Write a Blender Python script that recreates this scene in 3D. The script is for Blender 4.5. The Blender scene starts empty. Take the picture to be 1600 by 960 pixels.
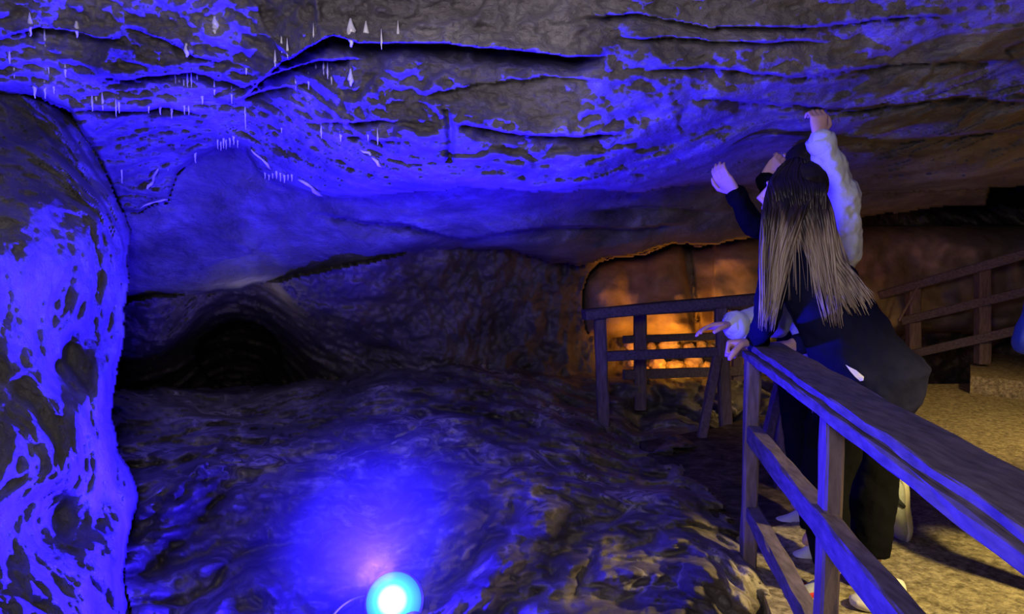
import bpy, bmesh, math, random
import numpy as np
from mathutils import Vector, Matrix

random.seed(7)
S = bpy.context.scene
C = bpy.context.collection

# ------------------------------------------------------------------ camera, world, lights, exposure
F = 1150.0; CAMZ = 1.25; PITCH = math.radians(-4.0)
cam_d = bpy.data.cameras.new('camera'); cam = bpy.data.objects.new('camera', cam_d); C.objects.link(cam)
cam.location = (0, 0, CAMZ); cam.rotation_euler = (math.radians(90) + PITCH, 0, 0)
cam_d.sensor_width = 36; cam_d.lens = 36 * F / 1600; cam_d.clip_start = 0.05; cam_d.clip_end = 100
S.camera = cam
S.view_settings.view_transform = 'Standard'; S.view_settings.look = 'None'
S.view_settings.exposure = 0.0; S.view_settings.gamma = 1.0; S.view_settings.use_curve_mapping = False
S.cycles.max_bounces = 4; S.cycles.diffuse_bounces = 3; S.cycles.glossy_bounces = 2

def at(px, py, Y):
    """world point seen in pixel (px,py) of the 1600x960 frame, at world depth Y"""
    dx = (px - 800) / F; dz = (480 - py) / F
    c, s = math.cos(PITCH), math.sin(PITCH)
    wy = c - s * dz; wz = s + c * dz
    t = Y / wy
    return Vector((dx * t, Y, CAMZ + wz * t))

w = bpy.data.worlds.new('world'); S.world = w; w.use_nodes = True
w.node_tree.nodes['Background'].inputs[0].default_value = (0.55, 0.48, 0.85, 1)
w.node_tree.nodes['Background'].inputs[1].default_value = 0.007

def light(name, kind, loc, color, power, size=0.1, target=None, angle=None, blend=0.5, spec=1.0):
    d = bpy.data.lights.new(name, kind); o = bpy.data.objects.new(name, d); C.objects.link(o)
    o.location = loc; d.color = color; d.energy = power
    if kind == 'AREA': d.size = size
    else: d.shadow_soft_size = size
    if kind == 'SPOT': d.spot_size = math.radians(angle); d.spot_blend = blend
    if target is not None:
        o.rotation_euler = (Vector(target) - Vector(loc)).to_track_quat('-Z', 'Y').to_euler()
    d.specular_factor = spec
    return o

BLUE = (0.019, 0.007, 1.0)
LAMP = at(615, 940, 2.75)
LAX = Vector((-0.34, -0.34, 0.88)).normalized()          # the flood lamp looks up and back towards the camera
BL = LAMP + LAX * 0.14
light('blue_flood_spill', 'POINT', LAMP + Vector((-0.08, -0.80, 0.50)).normalized() * 0.14, BLUE, 52, 0.04)
bl = light('blue_flood', 'AREA', BL, BLUE, 500, 0.14, target=BL + LAX); bl.data.shape = 'DISK'
# dim neutral fill added just above the camera, no lamp hangs there
light('camera_fill', 'AREA', (-0.25, 0.05, 1.62), (0.97, 0.87, 1.0), 31, 0.4, target=(0.0, 1.6, 2.3))
# warm lamp over the gravel path on the right, out of frame
light('gravel_lamp', 'SPOT', (2.35, 1.5, 1.66), (1.0, 0.74, 0.25), 330, 0.08, target=(1.85, 2.1, 0), angle=88, blend=0.7)
light('gravel_lamp_far', 'SPOT', (3.7, 4.3, 1.6), (1.0, 0.68, 0.22), 120, 0.08, target=(3.4, 5.4, 0), angle=98, blend=0.8)
light('amber_lamp', 'SPOT', (5.2, 5.6, 0.6), (1.0, 0.36, 0.12), 16, 0.1, target=(3.6, 3.6, 1.8), angle=95, blend=0.9)
light('alcove_lamp', 'SPOT', at(1062, 588, 6.5), (1.0, 0.34, 0.02), 62, 0.05, target=at(1062, 470, 7.4), angle=130, blend=0.8)
light('far_rail_fill', 'SPOT', (4.3, 5.4, 1.45), (1.0, 0.48, 0.15), 10, 0.1, target=(3.6, 7.6, 0.6), angle=95, blend=0.8)  # fill added to warm the far rails, wall and step
light('alcove_stone_fill', 'POINT', at(1064, 560, 7.08), (1.0, 0.42, 0.04), 3.0, 0.04)  # extra fill added to brighten the lower alcove stones
light('hollow_lamp', 'POINT', at(385, 492, 5.3), (1.0, 0.88, 0.65), 0.8, 0.03)
# thin mist volume added so a glare halo shows round the lamp

# ------------------------------------------------------------------ helpers
def hsh(ix, iy, iz, k):
    h = (ix.astype(np.int64) * 374761393 + iy.astype(np.int64) * 668265263 + iz.astype(np.int64) * 2147483647 + k * 974711) & 0xffffffff
    h = ((h ^ (h >> 13)) * 1274126177) & 0xffffffff
    return ((h ^ (h >> 16)) & 0xffff) / 32767.5 - 1.0
def noise(p, seed=0):
    p = np.asarray(p, float); i = np.floor(p); f = p - i; u = f * f * f * (f * (f * 6 - 15) + 10)
    i = i.astype(np.int64); r = 0
    for dx in (0, 1):
        for dy in (0, 1):
            for dz in (0, 1):
                X, Y, Z = i[..., 0] + dx, i[..., 1] + dy, i[..., 2] + dz
                g = hsh(X, Y, Z, seed) * (f[..., 0] - dx) + hsh(X, Y, Z, seed + 11) * (f[..., 1] - dy) + hsh(X, Y, Z, seed + 23) * (f[..., 2] - dz)
                wt = (u[..., 0] if dx else 1 - u[..., 0]) * (u[..., 1] if dy else 1 - u[..., 1]) * (u[..., 2] if dz else 1 - u[..., 2])
                r = r + g * wt
    return r
def fbm(p, octv=4, seed=0, ridge=False, gain=0.5):
    p = np.asarray(p, float); a = 1.0; r = 0
    for k in range(octv):
        n = noise(p * 2.03 ** k + 17.3 * k, seed + k * 31)
        if ridge: n = 0.35 - np.abs(n) * 1.6
        r = r + a * n; a *= gain
    return r

def ordinal(i, n):
    w_ = ['leftmost', 'second', 'third', 'fourth', 'fifth', 'sixth', 'seventh', 'eighth', 'ninth', 'tenth', 'eleventh', 'twelfth']
    return 'leftmost' if i == 0 else 'rightmost' if i == n - 1 else w_[i] + ' from left'
def tag(o, label=None, cat=None, group=None, kind=None):
    for k, v in (('label', label), ('category', cat), ('group', group), ('kind', kind)):
        if v: o[k] = v
    return o
def empty(name, loc, label, cat, group=None):
    o = bpy.data.objects.new(name, None); C.objects.link(o); o.location = loc; o.empty_display_size = 0.1
    return tag(o, label, cat, group)
def obj(name, bm, mat, parent=None, smooth=True):
    """bm is a bmesh in world coordinates; parents are unrotated"""
    me = bpy.data.meshes.new(name)
    bm.normal_update(); bm.to_mesh(me); bm.free()
    o = bpy.data.objects.new(name, me); C.objects.link(o)
    if mat: me.materials.append(mat)
    if smooth:
        for p in me.polygons: p.use_smooth = True
    if parent:
        o.parent = parent
        q = parent; off = Vector((0, 0, 0))
        while q: off += q.location; q = q.parent
        me.transform(Matrix.Translation(-off))
    else:
        co = np.array([v.co[:] for v in me.vertices]); c = co.mean(0); c[2] = co[:, 2].min()
        me.transform(Matrix.Translation(-Vector(c))); o.location = c
    return o
def np_mesh(name, V, Q, mat):
    me = bpy.data.meshes.new(name)
    me.vertices.add(len(V)); me.vertices.foreach_set('co', np.asarray(V, np.float32).ravel())
    me.loops.add(Q.size); me.loops.foreach_set('vertex_index', Q.ravel().astype(np.int32))
    me.polygons.add(len(Q)); me.polygons.foreach_set('loop_start', np.arange(0, Q.size, 4, dtype=np.int32))
    me.polygons.foreach_set('loop_total', np.full(len(Q), 4, np.int32))
    me.polygons.foreach_set('use_smooth', np.ones(len(Q), bool))
    me.update(calc_edges=True); me.validate()
    o = bpy.data.objects.new(name, me); C.objects.link(o)
    if mat: me.materials.append(mat)
    return o

# ------------------------------------------------------------------ materials
def mat_base(name):
    m = bpy.data.materials.new(name); m.use_nodes = True
    nt = m.node_tree; b = nt.nodes['Principled BSDF']; return m, nt, b
def nd(nt, t, **k):
    n = nt.nodes.new(t)
    for a, v in k.items():
        if a in n.inputs: n.inputs[a].default_value = v
        else: setattr(n, a, v)
    return n
def ramp(nt, fac, stops):
    r = nt.nodes.new('ShaderNodeValToRGB'); e = r.color_ramp.elements
    e[0].position, e[0].color = stops[0][0], (*stops[0][1], 1); e[1].position, e[1].color = stops[-1][0], (*stops[-1][1], 1)
    for p, c in stops[1:-1]:
        x = e.new(p); x.color = (*c, 1)
    nt.links.new(fac, r.inputs[0]); return r.outputs[0]
def rock_mat(name, stops, scale=2.0, stretch=(1, 1, 1), rough=0.55, bump=0.5, bscale=30, vein=None, spec=0.4):
    m, nt, b = mat_base(name); L = nt.links
    tc = nd(nt, 'ShaderNodeTexCoord'); mp = nd(nt, 'ShaderNodeMapping'); mp.inputs['Scale'].default_value = stretch
    L.new(tc.outputs['Object'], mp.inputs[0])
    n = nd(nt, 'ShaderNodeTexNoise', Scale=scale, Detail=8.0, Roughness=0.65, Distortion=0.4); L.new(mp.outputs[0], n.inputs['Vector'])
    col = ramp(nt, n.outputs['Fac'], stops)
    if vein:
        v = nd(nt, 'ShaderNodeTexNoise', Scale=vein[0], Detail=5.0, Roughness=0.6, Distortion=0.8); L.new(mp.outputs[0], v.inputs['Vector'])
        a = nd(nt, 'ShaderNodeMath', operation='SUBTRACT'); L.new(v.outputs['Fac'], a.inputs[0]); a.inputs[1].default_value = 0.5
        a2 = nd(nt, 'ShaderNodeMath', operation='ABSOLUTE'); L.new(a.outputs[0], a2.inputs[0])
        k = ramp(nt, a2.outputs[0], [(0.0, (1, 1, 1)), (vein[1], (0, 0, 0))])
        gate = nd(nt, 'ShaderNodeTexNoise', Scale=vein[0] * 0.6, Detail=2.0); L.new(tc.outputs['Object'], gate.inputs['Vector'])
        g2 = ramp(nt, gate.outputs['Fac'], [(0.48, (0, 0, 0)), (0.62, (1, 1, 1))])
        mm = nd(nt, 'ShaderNodeMath', operation='MULTIPLY'); L.new(k, mm.inputs[0]); L.new(g2, mm.inputs[1])
        mx = nd(nt, 'ShaderNodeMix', data_type='RGBA'); L.new(mm.outputs[0], mx.inputs[0]); L.new(col, mx.inputs[6])
        mx.inputs[7].default_value = (*vein[2], 1); col = mx.outputs[2]
    L.new(col, b.inputs['Base Color'])
    n2 = nd(nt, 'ShaderNodeTexNoise', Scale=bscale, Detail=6.0, Roughness=0.7); L.new(mp.outputs[0], n2.inputs['Vector'])
    bp = nd(nt, 'ShaderNodeBump', Strength=bump, Distance=0.02); L.new(n2.outputs['Fac'], bp.inputs['Height']); L.new(bp.outputs[0], b.inputs['Normal'])
    b.inputs['Roughness'].default_value = rough; b.inputs['Specular IOR Level'].default_value = spec
    return m
def plain(name, col, rough=0.7, spec=0.3, var=0.25, scale=12, bump=0.2, emit=None, stretch=(1, 1, 1), bdist=0.004):
    m, nt, b = mat_base(name); L = nt.links
    tc = nd(nt, 'ShaderNodeTexCoord'); mp = nd(nt, 'ShaderNodeMapping'); mp.inputs['Scale'].default_value = stretch
    L.new(tc.outputs['Object'], mp.inputs[0])
    n = nd(nt, 'ShaderNodeTexNoise', Scale=scale, Detail=5.0, Roughness=0.6); L.new(mp.outputs[0], n.inputs['Vector'])
    c0 = tuple(c * (1 - var) for c in col); c1 = tuple(min(1, c * (1 + var)) for c in col)
    L.new(ramp(nt, n.outputs['Fac'], [(0.3, c0), (0.7, c1)]), b.inputs['Base Color'])
    bp = nd(nt, 'ShaderNodeBump', Strength=bump, Distance=bdist); L.new(n.outputs['Fac'], bp.inputs['Height']); L.new(bp.outputs[0], b.inputs['Normal'])
    b.inputs['Roughness'].default_value = rough; b.inputs['Specular IOR Level'].default_value = spec
    if emit: b.inputs['Emission Color'].default_value = (*emit[0], 1); b.inputs['Emission Strength'].default_value = emit[1]
    return m

M = {}
M['ceiling'] = rock_mat('ceiling_rock', [(0.3, (0.10, 0.088, 0.088)), (0.5, (0.23, 0.208, 0.21)), (0.72, (0.44, 0.41, 0.43))], 2.6, (1, 1, 1.6), bump=1.0, bscale=38)
M['wall'] = rock_mat('wall_rock', [(0.3, (0.09, 0.08, 0.07)), (0.5, (0.24, 0.22, 0.2)), (0.72, (0.45, 0.43, 0.42))], 3.0, (1, 1, 0.7), rough=0.35, bump=1.3, bscale=50, spec=0.6)
M['back'] = rock_mat('back_rock', [(0.3, (0.08, 0.065, 0.06)), (0.5, (0.18, 0.15, 0.13)), (0.72, (0.34, 0.28, 0.24))], 2.0, (1, 1, 1.5), bump=0.6)
M['ground'] = rock_mat('ground_rock', [(0.32, (0.07, 0.06, 0.055)), (0.5, (0.17, 0.145, 0.13)), (0.7, (0.36, 0.32, 0.29))], 3.0, rough=0.6, bump=0.8, bscale=28, vein=(2.6, 0.05, (0.62, 0.56, 0.5)))
M['gravel'] = rock_mat('gravel', [(0.35, (0.16, 0.13, 0.08)), (0.5, (0.36, 0.31, 0.20)), (0.68, (0.66, 0.57, 0.36))], 34, rough=0.85, bump=0.7, bscale=120, spec=0.2)
M['wood'] = plain('weathered_wood', (0.125, 0.10, 0.12), 0.75, 0.3, 0.45, 9, 0.5, stretch=(6, 1.2, 6))
M['wood_v'] = plain('weathered_wood_upright', (0.17, 0.125, 0.13), 0.75, 0.3, 0.4, 9, 0.5, stretch=(6, 6, 1.0))
M['calcite'] = plain('calcite', (0.8, 0.78, 0.78), 0.35, 0.6, 0.15, 30, 0.3)
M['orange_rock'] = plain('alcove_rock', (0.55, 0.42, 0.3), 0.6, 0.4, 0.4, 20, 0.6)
M['skin'] = plain('skin', (0.72, 0.44, 0.34), 0.5, 0.35, 0.08, 25, 0.1)
M['navy'] = plain('navy_jacket_cloth', (0.011, 0.012, 0.04), 0.9, 0.05, 0.3, 8, 0.5, bdist=0.02)
M['black'] = plain('black_cloth', (0.0045, 0.005, 0.008), 0.9, 0.05, 0.3, 9, 0.4, bdist=0.02)
M['white_cloth'] = plain('white_sleeve_cloth', (0.72, 0.76, 0.74), 0.75, 0.2, 0.08, 9, 0.5, bdist=0.02)
M['blue_cloth'] = plain('blue_jacket_cloth', (0.02, 0.04, 0.45), 0.5, 0.4, 0.3, 9, 0.4)
M['hair_dark'] = plain('dark_hair', (0.02, 0.015, 0.016), 0.45, 0.5, 0.4, 40, 0.3, stretch=(6, 6, 0.6))
M['white'] = plain('white_print', (0.85, 0.85, 0.88), 0.5, 0.3, 0.02, 5, 0.0)
M['shoe_white'] = plain('white_shoe_leather', (0.7, 0.72, 0.72), 0.55, 0.3, 0.06, 20, 0.1)
M['shoe_sole'] = plain('rubber_sole', (0.75, 0.74, 0.64), 0.6, 0.3, 0.06, 20, 0.1)
M['shoe_grey'] = plain('grey_mesh_shoe', (0.38, 0.42, 0.44), 0.7, 0.2, 0.1, 60, 0.3)
M['shoe_dark'] = plain('dark_shoe_trim', (0.03, 0.035, 0.05), 0.6, 0.3, 0.1, 20, 0.1)
M['red'] = plain('red_shoe_patch', (0.5, 0.03, 0.04), 0.6, 0.3, 0.05, 20, 0.0)
M['metal'] = plain('lamp_metal', (0.08, 0.08, 0.09), 0.4, 0.5, 0.2, 20, 0.1)
M['cable'] = plain('pale_cable', (0.6, 0.62, 0.7), 0.4, 0.5, 0.05, 20, 0.0)

def hair_mat():
    m, nt, b = mat_base('long_highlighted_hair'); L = nt.links
    tc = nd(nt, 'ShaderNodeTexCoord'); sp = nd(nt, 'ShaderNodeSeparateXYZ'); L.new(tc.outputs['Object'], sp.inputs[0])
    mp = nd(nt, 'ShaderNodeMapping'); mp.inputs['Scale'].default_value = (45, 20, 1.2); L.new(tc.outputs['Object'], mp.inputs[0])
    n = nd(nt, 'ShaderNodeTexNoise', Scale=1.0, Detail=3.0); L.new(mp.outputs[0], n.inputs['Vector'])
    mr = nd(nt, 'ShaderNodeMapRange'); L.new(sp.outputs['Z'], mr.inputs[0])
    mr.inputs[1].default_value = 1.55; mr.inputs[2].default_value = 1.30; mr.name = 'dye_line'   # roots dark, lengths bleached
    root = nd(nt, 'ShaderNodeMath', operation='MULTIPLY_ADD'); L.new(n.outputs['Fac'], root.inputs[0]); root.inputs[1].default_value = 1.7
    ad = nd(nt, 'ShaderNodeMath', operation='SUBTRACT'); L.new(mr.outputs[0], ad.inputs[0]); ad.inputs[1].default_value = 1.08; L.new(ad.outputs[0], root.inputs[2])
    L.new(ramp(nt, root.outputs[0], [(0.0, (0.018, 0.013, 0.013)), (0.38, (0.05, 0.034, 0.03)), (0.6, (0.24, 0.175, 0.13)), (0.95, (0.52, 0.42, 0.30))]), b.inputs['Base Color'])
    b.inputs['Roughness'].default_value = 0.42; b.inputs['Specular IOR Level'].default_value = 0.5
    return m
M['hair'] = hair_mat()

# ------------------------------------------------------------------ the cave: one continuous rock surface, cut into ceiling, walls and ground
def tps(ctrl):
    P = np.array(ctrl, float); X = P[:, :2] / 400.0; n = len(P)
    def U(r2): return np.where(r2 > 0, r2 * np.log(np.maximum(r2, 1e-12)), 0) * 0.5
    d2 = ((X[:, None] - X[None]) ** 2).sum(-1)
    A = np.zeros((n + 3, n + 3)); A[:n, :n] = U(d2) + np.eye(n) * 0.002; A[:n, n] = 1; A[:n, n + 1:] = X; A[n:, :n] = A[:n, n:].T
    wv = np.linalg.solve(A, np.r_[1.0 / P[:, 2], 0, 0, 0])
    lo, hi = P[:, 2].min() * 0.8, P[:, 2].max() * 1.2
    def f(px, py):
        x = px / 400.0; y = py / 400.0; r = wv[n] + wv[n + 1] * x + wv[n + 2] * y
        for k in range(n): r = r + wv[k] * U((x - X[k, 0]) ** 2 + (y - X[k, 1]) ** 2)
        return 1.0 / np.clip(r, 1 / hi, 1 / lo)
    return f
def line(pts):
    a = np.array(pts, float)
    return lambda t: np.interp(t, a[:, 0], a[:, 1])

ceil_f = tps([(-500, -400, 1.7), (0, -400, 1.7), (400, -400, 1.7), (800, -400, 1.7), (1200, -400, 1.7), (1600, -400, 1.7), (2100, -400, 1.7),
    (-500, 0, 2.1), (0, 0, 2.5), (200, 0, 2.5), (400, 0, 2.42), (600, 0, 2.2), (800, 0, 2.2), (1000, 0, 2.2), (1200, 0, 2.25), (1400, 0, 2.35), (1600, 0, 2.4), (2100, 0, 2.5),
    (0, 60, 2.52), (250, 60, 2.55), (400, 60, 2.48), (500, 60, 2.36), (800, 60, 2.3), (1100, 60, 2.35), (1300, 60, 2.5),
    (-500, 150, 2.2), (0, 150, 2.8), (150, 150, 2.85), (300, 150, 2.95), (450, 150, 2.8), (600, 150, 2.42), (750, 150, 2.4), (900, 150, 2.45), (1278, 185, 3.1), (1100, 150, 2.6), (1450, 150, 3.1), (1600, 150, 3.3),
    (150, 250, 3.6), (250, 250, 3.9), (350, 225, 3.8), (450, 250, 3.5), (560, 240, 2.9), (650, 240, 2.65), (750, 240, 2.6), (900, 240, 2.7), (1100, 240, 3.3), (1200, 250, 4.0), (1400, 250, 4.2), (1600, 240, 4.4), (2100, 200, 4.3),
    (250, 320, 4.3), (500, 300, 3.9), (640, 292, 3.3), (720, 292, 3.1), (900, 300, 3.3), (1100, 300, 4.5), (1250, 310, 5.3), (1600, 300, 5.5)])
ceil_edge = line([(-600, 60), (-200, 110), (0, 148), (60, 150), (110, 175), (150, 240), (190, 330), (215, 335), (240, 318), (262, 316), (278, 270), (310, 245), (345, 230), (385, 232), (405, 268), (430, 285),
    (500, 305), (560, 310), (640, 300), (720, 292), (800, 296), (860, 300), (930, 296), (1000, 300), (1100, 285), (1190, 300), (1340, 305), (1450, 300), (1600, 290), (2200, 250)])
slab_f = tps([(0, 250, 4.4), (200, 340, 4.5), (400, 250, 4.3), (400, 340, 4.6), (600, 330, 4.3), (800, 320, 4.2), (1000, 320, 4.9), (200, 470, 5.2), (300, 460, 5.2), (500, 420, 5.2), (700, 390, 4.9),
    (900, 400, 5.4), (1100, 390, 6.0), (1300, 330, 6.6), (1600, 330, 7.0), (600, 345, 4.4), (2200, 300, 7)])
slab_edge = line([(-600, 470), (200, 472), (260, 464), (330, 458), (420, 442), (480, 430), (560, 412), (640, 398), (720, 385), (800, 392), (900, 415), (960, 400), (1040, 382), (1120, 378), (1190, 366), (1300, 350), (1420, 330), (1540, 320), (1560, 255), (2200, 250)])
back_f = tps([(-500, 500, 4.5), (100, 500, 5.6), (200, 520, 5.6), (255, 520, 5.5), (320, 450, 5.5), (310, 550, 8.0), (380, 550, 9.0), (430, 550, 8.4), (480, 550, 6.7), (560, 560, 6.2), (450, 480, 5.7), (620, 490, 5.6),
    (690, 540, 5.7), (770, 520, 6.4), (880, 500, 6.9), (960, 440, 7.4), (1060, 450, 7.3), (1072, 400, 7.6), (1150, 420, 7.6), (1200, 430, 7.8), (960, 520, 7.6), (1060, 515, 7.6), (1050, 570, 8.2), (1150, 560, 7.9), (930, 600, 7.2), (1050, 640, 7.4),
    (1350, 400, 8.6), (1500, 400, 8.6), (1580, 290, 10.5), (1600, 420, 8.8), (1450, 560, 8.9), (1600, 560, 9.0), (2200, 400, 8), (2200, 600, 7.5)])
floor_f = tps([(-600, 640, 4.2), (100, 620, 4.9), (150, 620, 5.0), (370, 605, 6.4), (600, 585, 5.9), (750, 575, 6.3), (900, 615, 6.2), (1000, 610, 6.1), (1170, 610, 6.2), (1000, 680, 5.7), (1150, 684, 5.7), (1400, 620, 6.7),
    (200, 700, 4.4), (350, 700, 4.3), (500, 700, 4.35), (700, 700, 4.3), (820, 700, 4.3), (900, 700, 4.5), (1050, 705, 4.85), (1180, 700, 5.0), (1400, 720, 5.1), (1900, 720, 5.1),
    (230, 820, 3.5), (420, 800, 3.6), (540, 800, 3.7), (615, 830, 3.65), (700, 800, 3.65), (800, 820, 3.35), (900, 780, 3.5), (1000, 820, 3.28), (1120, 820, 3.35), (1300, 820, 3.95), (1600, 820, 3.95),
    (150, 960, 2.8), (450, 960, 3.1), (560, 940, 3.2), (615, 930, 3.15), (615, 1010, 2.88), (680, 940, 3.05), (800, 940, 2.75), (900, 900, 2.9), (1000, 960, 2.55), (1100, 900, 2.75), (1180, 905, 2.95), (1200, 960, 2.75), (1300, 960, 2.95), (1600, 960, 2.95),
    (0, 1250, 2.1), (615, 1150, 2.45), (900, 1150, 2.0), (1200, 1150, 2.1), (1600, 1150, 2.15), (615, 1350, 2.0), (1600, 1350, 1.75), (-600, 1300, 2.0), (2200, 1300, 1.8)])
floor_edge = line([(-600, 640), (100, 630), (180, 610), (300, 606), (440, 600), (520, 592), (600, 575), (700, 562), (800, 575), (860, 586), (930, 588), (1180, 588), (1400, 604), (2200, 620)])
left_f = tps([(-600, 100, 1.5), (-600, 600, 1.5), (-600, 1200, 1.4), (-200, 200, 2.2), (0, 180, 3.0), (60, 170, 3.2), (100, 200, 3.3), (160, 280, 3.5), (190, 330, 3.55), (0, 300, 2.55), (60, 320, 2.55), (100, 350, 2.6), (150, 340, 2.75), (190, 400, 3.05),
    (0, 400, 2.3), (60, 430, 2.4), (120, 420, 2.55), (180, 470, 2.9), (0, 600, 2.15), (60, 600, 2.3), (110, 560, 2.6), (150, 600, 2.65), (185, 650, 2.9), (0, 750, 2.0), (90, 750, 2.2), (90, 800, 2.45), (150, 750, 2.55), (215, 770, 2.9), (170, 850, 2.5), (0, 960, 1.9), (100, 960, 2.1), (200, 960, 2.5), (0, 1250, 1.7), (200, 1250, 2.0)])
left_edge = line([(-400, 60), (140, 20), (160, 90), (200, 135), (260, 165), (330, 195), (380, 205), (430, 200), (500, 196), (560, 190), (640, 172), (700, 185), (740, 208), (780, 217), (820, 206), (880, 196), (930, 200), (1000, 215), (1400, 260)])

def grid_axis(a, b, lo, hi, st):
    mid = list(np.arange(lo, hi + 0.1, st)); k = st; x = lo; L_ = []
    while x > a: k = min(k * 1.12, 14); x -= k; L_.append(x)
    k = st; x = mid[-1]; R_ = []
    while x < b: k = min(k * 1.12, 14); x += k; R_.append(x)
    return np.array(L_[::-1] + mid + R_)
gx = grid_axis(-550, 2150, -12, 1612, 2.6); gy = grid_axis(-380, 1320, -10, 970, 2.6)
GX, GY = np.meshgrid(gx, gy)
def unproj(px, py, Y):
    dx = (px - 800) / F; dz = (480 - py) / F; c, s = math.cos(PITCH), math.sin(PITCH)
    t = Y / (c - s * dz)
    return np.stack([dx * t, Y + 0 * t, CAMZ + (s + c * dz) * t], -1)
pp = np.stack([GX / 60, GY / 60, 0 * GX], -1)
wob = fbm(pp, 4, 3) * 16; wob2 = fbm(pp * 1.3, 4, 9) * 16

def ridge_step(Y, pts, amp, wd, up=True):
    """a ledge: rock above the line stands proud, rock just under it is undercut"""
    l = np.array(pts, float); x0, x1 = l[0, 0], l[-1, 0]
    yy = np.interp(GX, l[:, 0], l[:, 1]) + wob * 0.35
    d = GY - yy; e = np.clip((GX - x0) / 50, 0, 1) * np.clip((x1 - GX) / 50, 0, 1)
    rec = np.where(d > 0, np.exp(-d / wd) * np.clip(d / 3.0, 0, 1), 0)
    lip = np.where(d <= 0, np.exp(d / (wd * 1.3)), 0)
    return Y + amp * e * (rec - 0.45 * lip)

def relief(Y, amp, strat=0.0, zs=1.0, seed=0, ridge=0.0, fine=1.0):
    P = unproj(GX, GY, Y); Q = P * np.array([1, 1, zs])
    d = amp * (fbm(Q * 1.1, 2, seed) * 1.0 + fbm(Q * 3.3 + 5, 3, seed + 5) * 0.55)
    fine = fine * (np.clip(1.5 - GX / 1150., 0.5, 1) if seed == 1 else 1)
    d += fine * 0.045 * fbm(Q * 9, 3, seed + 9, ridge=True) + fine * 0.026 * fbm(Q * 22, 3, seed + 15)
    if ridge: d += ridge * np.where(seed == 1, np.clip(1.3 - GX / 1000., 0.45, 1), 1) * fbm(Q * 4.2 + 3, 3, seed + 21, ridge=True)
    if strat:
        h = P[..., 2] * 9 + fbm(P * np.array([1.2, 1.2, 1.2]), 4, seed + 40) * 3.2
        fr = h - np.floor(h)
        gate = np.clip(fbm(P * 0.9 + 9, 2, seed + 44) * 2.2 + 0.6, 0, 1)
        d += strat * gate * (np.clip((fr - 0.12) / 0.88, 0, 1) ** 1.4 + np.clip((0.12 - fr) / 0.12, 0, 1) - 0.5)
    return Y - d

Yc = ceil_f(GX, GY)
Yc = relief(Yc, 0.17, 0.055, 2.0, 1, 0.045, 1.5)
for pts, a_, w_ in [
    ([(380, 150), (440, 95), (520, 55), (560, 66), (640, 66), (760, 74), (880, 86), (950, 84)], 0.30, 26),
    ([(130, 118), (200, 122), (300, 110), (380, 132), (470, 100), (560, 90)], 0.22, 20),
    ([(340, 160), (410, 140), (480, 130), (500, 128)], 0.16, 18),
    ([(0, 60), (60, 42), (130, 52), (200, 66)], 0.18, 18),
    ([(100, 170), (180, 172), (260, 168), (330, 178)], 0.18, 18),
    ([(190, 40), (260, 62), (300, 84), (350, 98)], 0.12, 14),
    ([(480, 188), (560, 190), (640, 188)], 0.14, 14), ([(500, 215), (560, 212), (600, 220), (650, 222)], 0.12, 14),
    ([(560, 245), (600, 262), (640, 280)], 0.10, 12),
    ([(650, 150), (760, 130), (860, 118), (960, 128)], 0.07, 12),
    ([(950, 60), (1050, 58), (1180, 66), (1300, 62)], 0.10, 14),
    ([(900, 30), (1000, 20), (1100, 40), (1250, 40), (1400, 26), (1500, 24)], 0.10, 14),
    ([(1000, 110), (1100, 104), (1250, 118), (1400, 98), (1600, 92)], 0.10, 14),
    ([(1080, 150), (1200, 160), (1340, 170), (1500, 150), (1620, 160)], 0.12, 16),
    ([(1290, 210), (1400, 222), (1500, 208), (1620, 200)], 0.14, 16),
    ([(1320, 262), (1420, 270), (1540, 250)], 0.12, 14),
    ([(700, 190), (820, 208), (900, 214), (980, 206)], 0.16, 20)]:
    Yc = ridge_step(Yc, pts, a_, w_)
# the vertical cleft near the middle of the ceiling
dcl = np.abs(GX - np.interp(GY, [150, 200, 260], [690, 704, 702])); Yc += 0.10 * np.exp(-(dcl / 5) ** 2) * ((GY > 170) & (GY < 255))
Ys = relief(slab_f(GX, GY), 0.14, 0.0, 1.0, 61, 0.0, 0.35)
Ys = ridge_step(Ys, [(480, 330), (560, 343), (640, 350), (720, 374), (760, 366), (860, 352), (960, 356), (1080, 350)], 0.35, 20)
Ys = ridge_step(Ys, [(900, 330), (1000, 322), (1150, 330)], 0.2, 14)
Yb = relief(back_f(GX, GY), 0.42, 0.0, 1.2, 91, 0.10, 1.4)
Yb = Yb - 0.5 * np.exp(-(((GX - 1072) / 26.) ** 2)) * 0 + 0.45 * np.exp(-((GX - 1076 - (GY - 400) * 0.12) / 7.) ** 2) * (GY < 500) * (GY > 360)
Pf = unproj(GX, GY, floor_f(GX, GY)); Yf = relief(floor_f(GX, GY), 0.42, 0.0, 1.0, 131, 0.0, 0.9) - 0.42 * np.abs(fbm(Pf * 1.9, 3, 135)) ** 0.75 - 0.16 * np.abs(fbm(Pf * 5.5, 2, 139)) ** 0.8
Yl = relief(left_f(GX, GY), 0.30, 0.0, 0.7, 171, 0.08, 1.1)
dl = np.hypot((GX - 112) / 34., (GY - 585) / 55.); Yl += 0.16 * np.exp(-(dl + wob / 40) ** 4)
dl = np.hypot((GX - 90) / 26., (GY - 800) / 42.); Yl += 0.13 * np.exp(-(dl + wob2 / 40) ** 4)

def rnd(d, wd, r):     # rounding towards a silhouette edge, d = distance inside the edge
    t = np.clip(1 - d / wd, 0, 1); return r * (1 - np.sqrt(np.maximum(1 - t * t, 0)))
def blob(cx, cy, rx, ry): return np.hypot((GX - cx + wob * 0.5) / rx, (GY - cy + wob2 * 0.5) / ry)
D = Yb.copy(); ID = np.full(GX.shape, 3)
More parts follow.
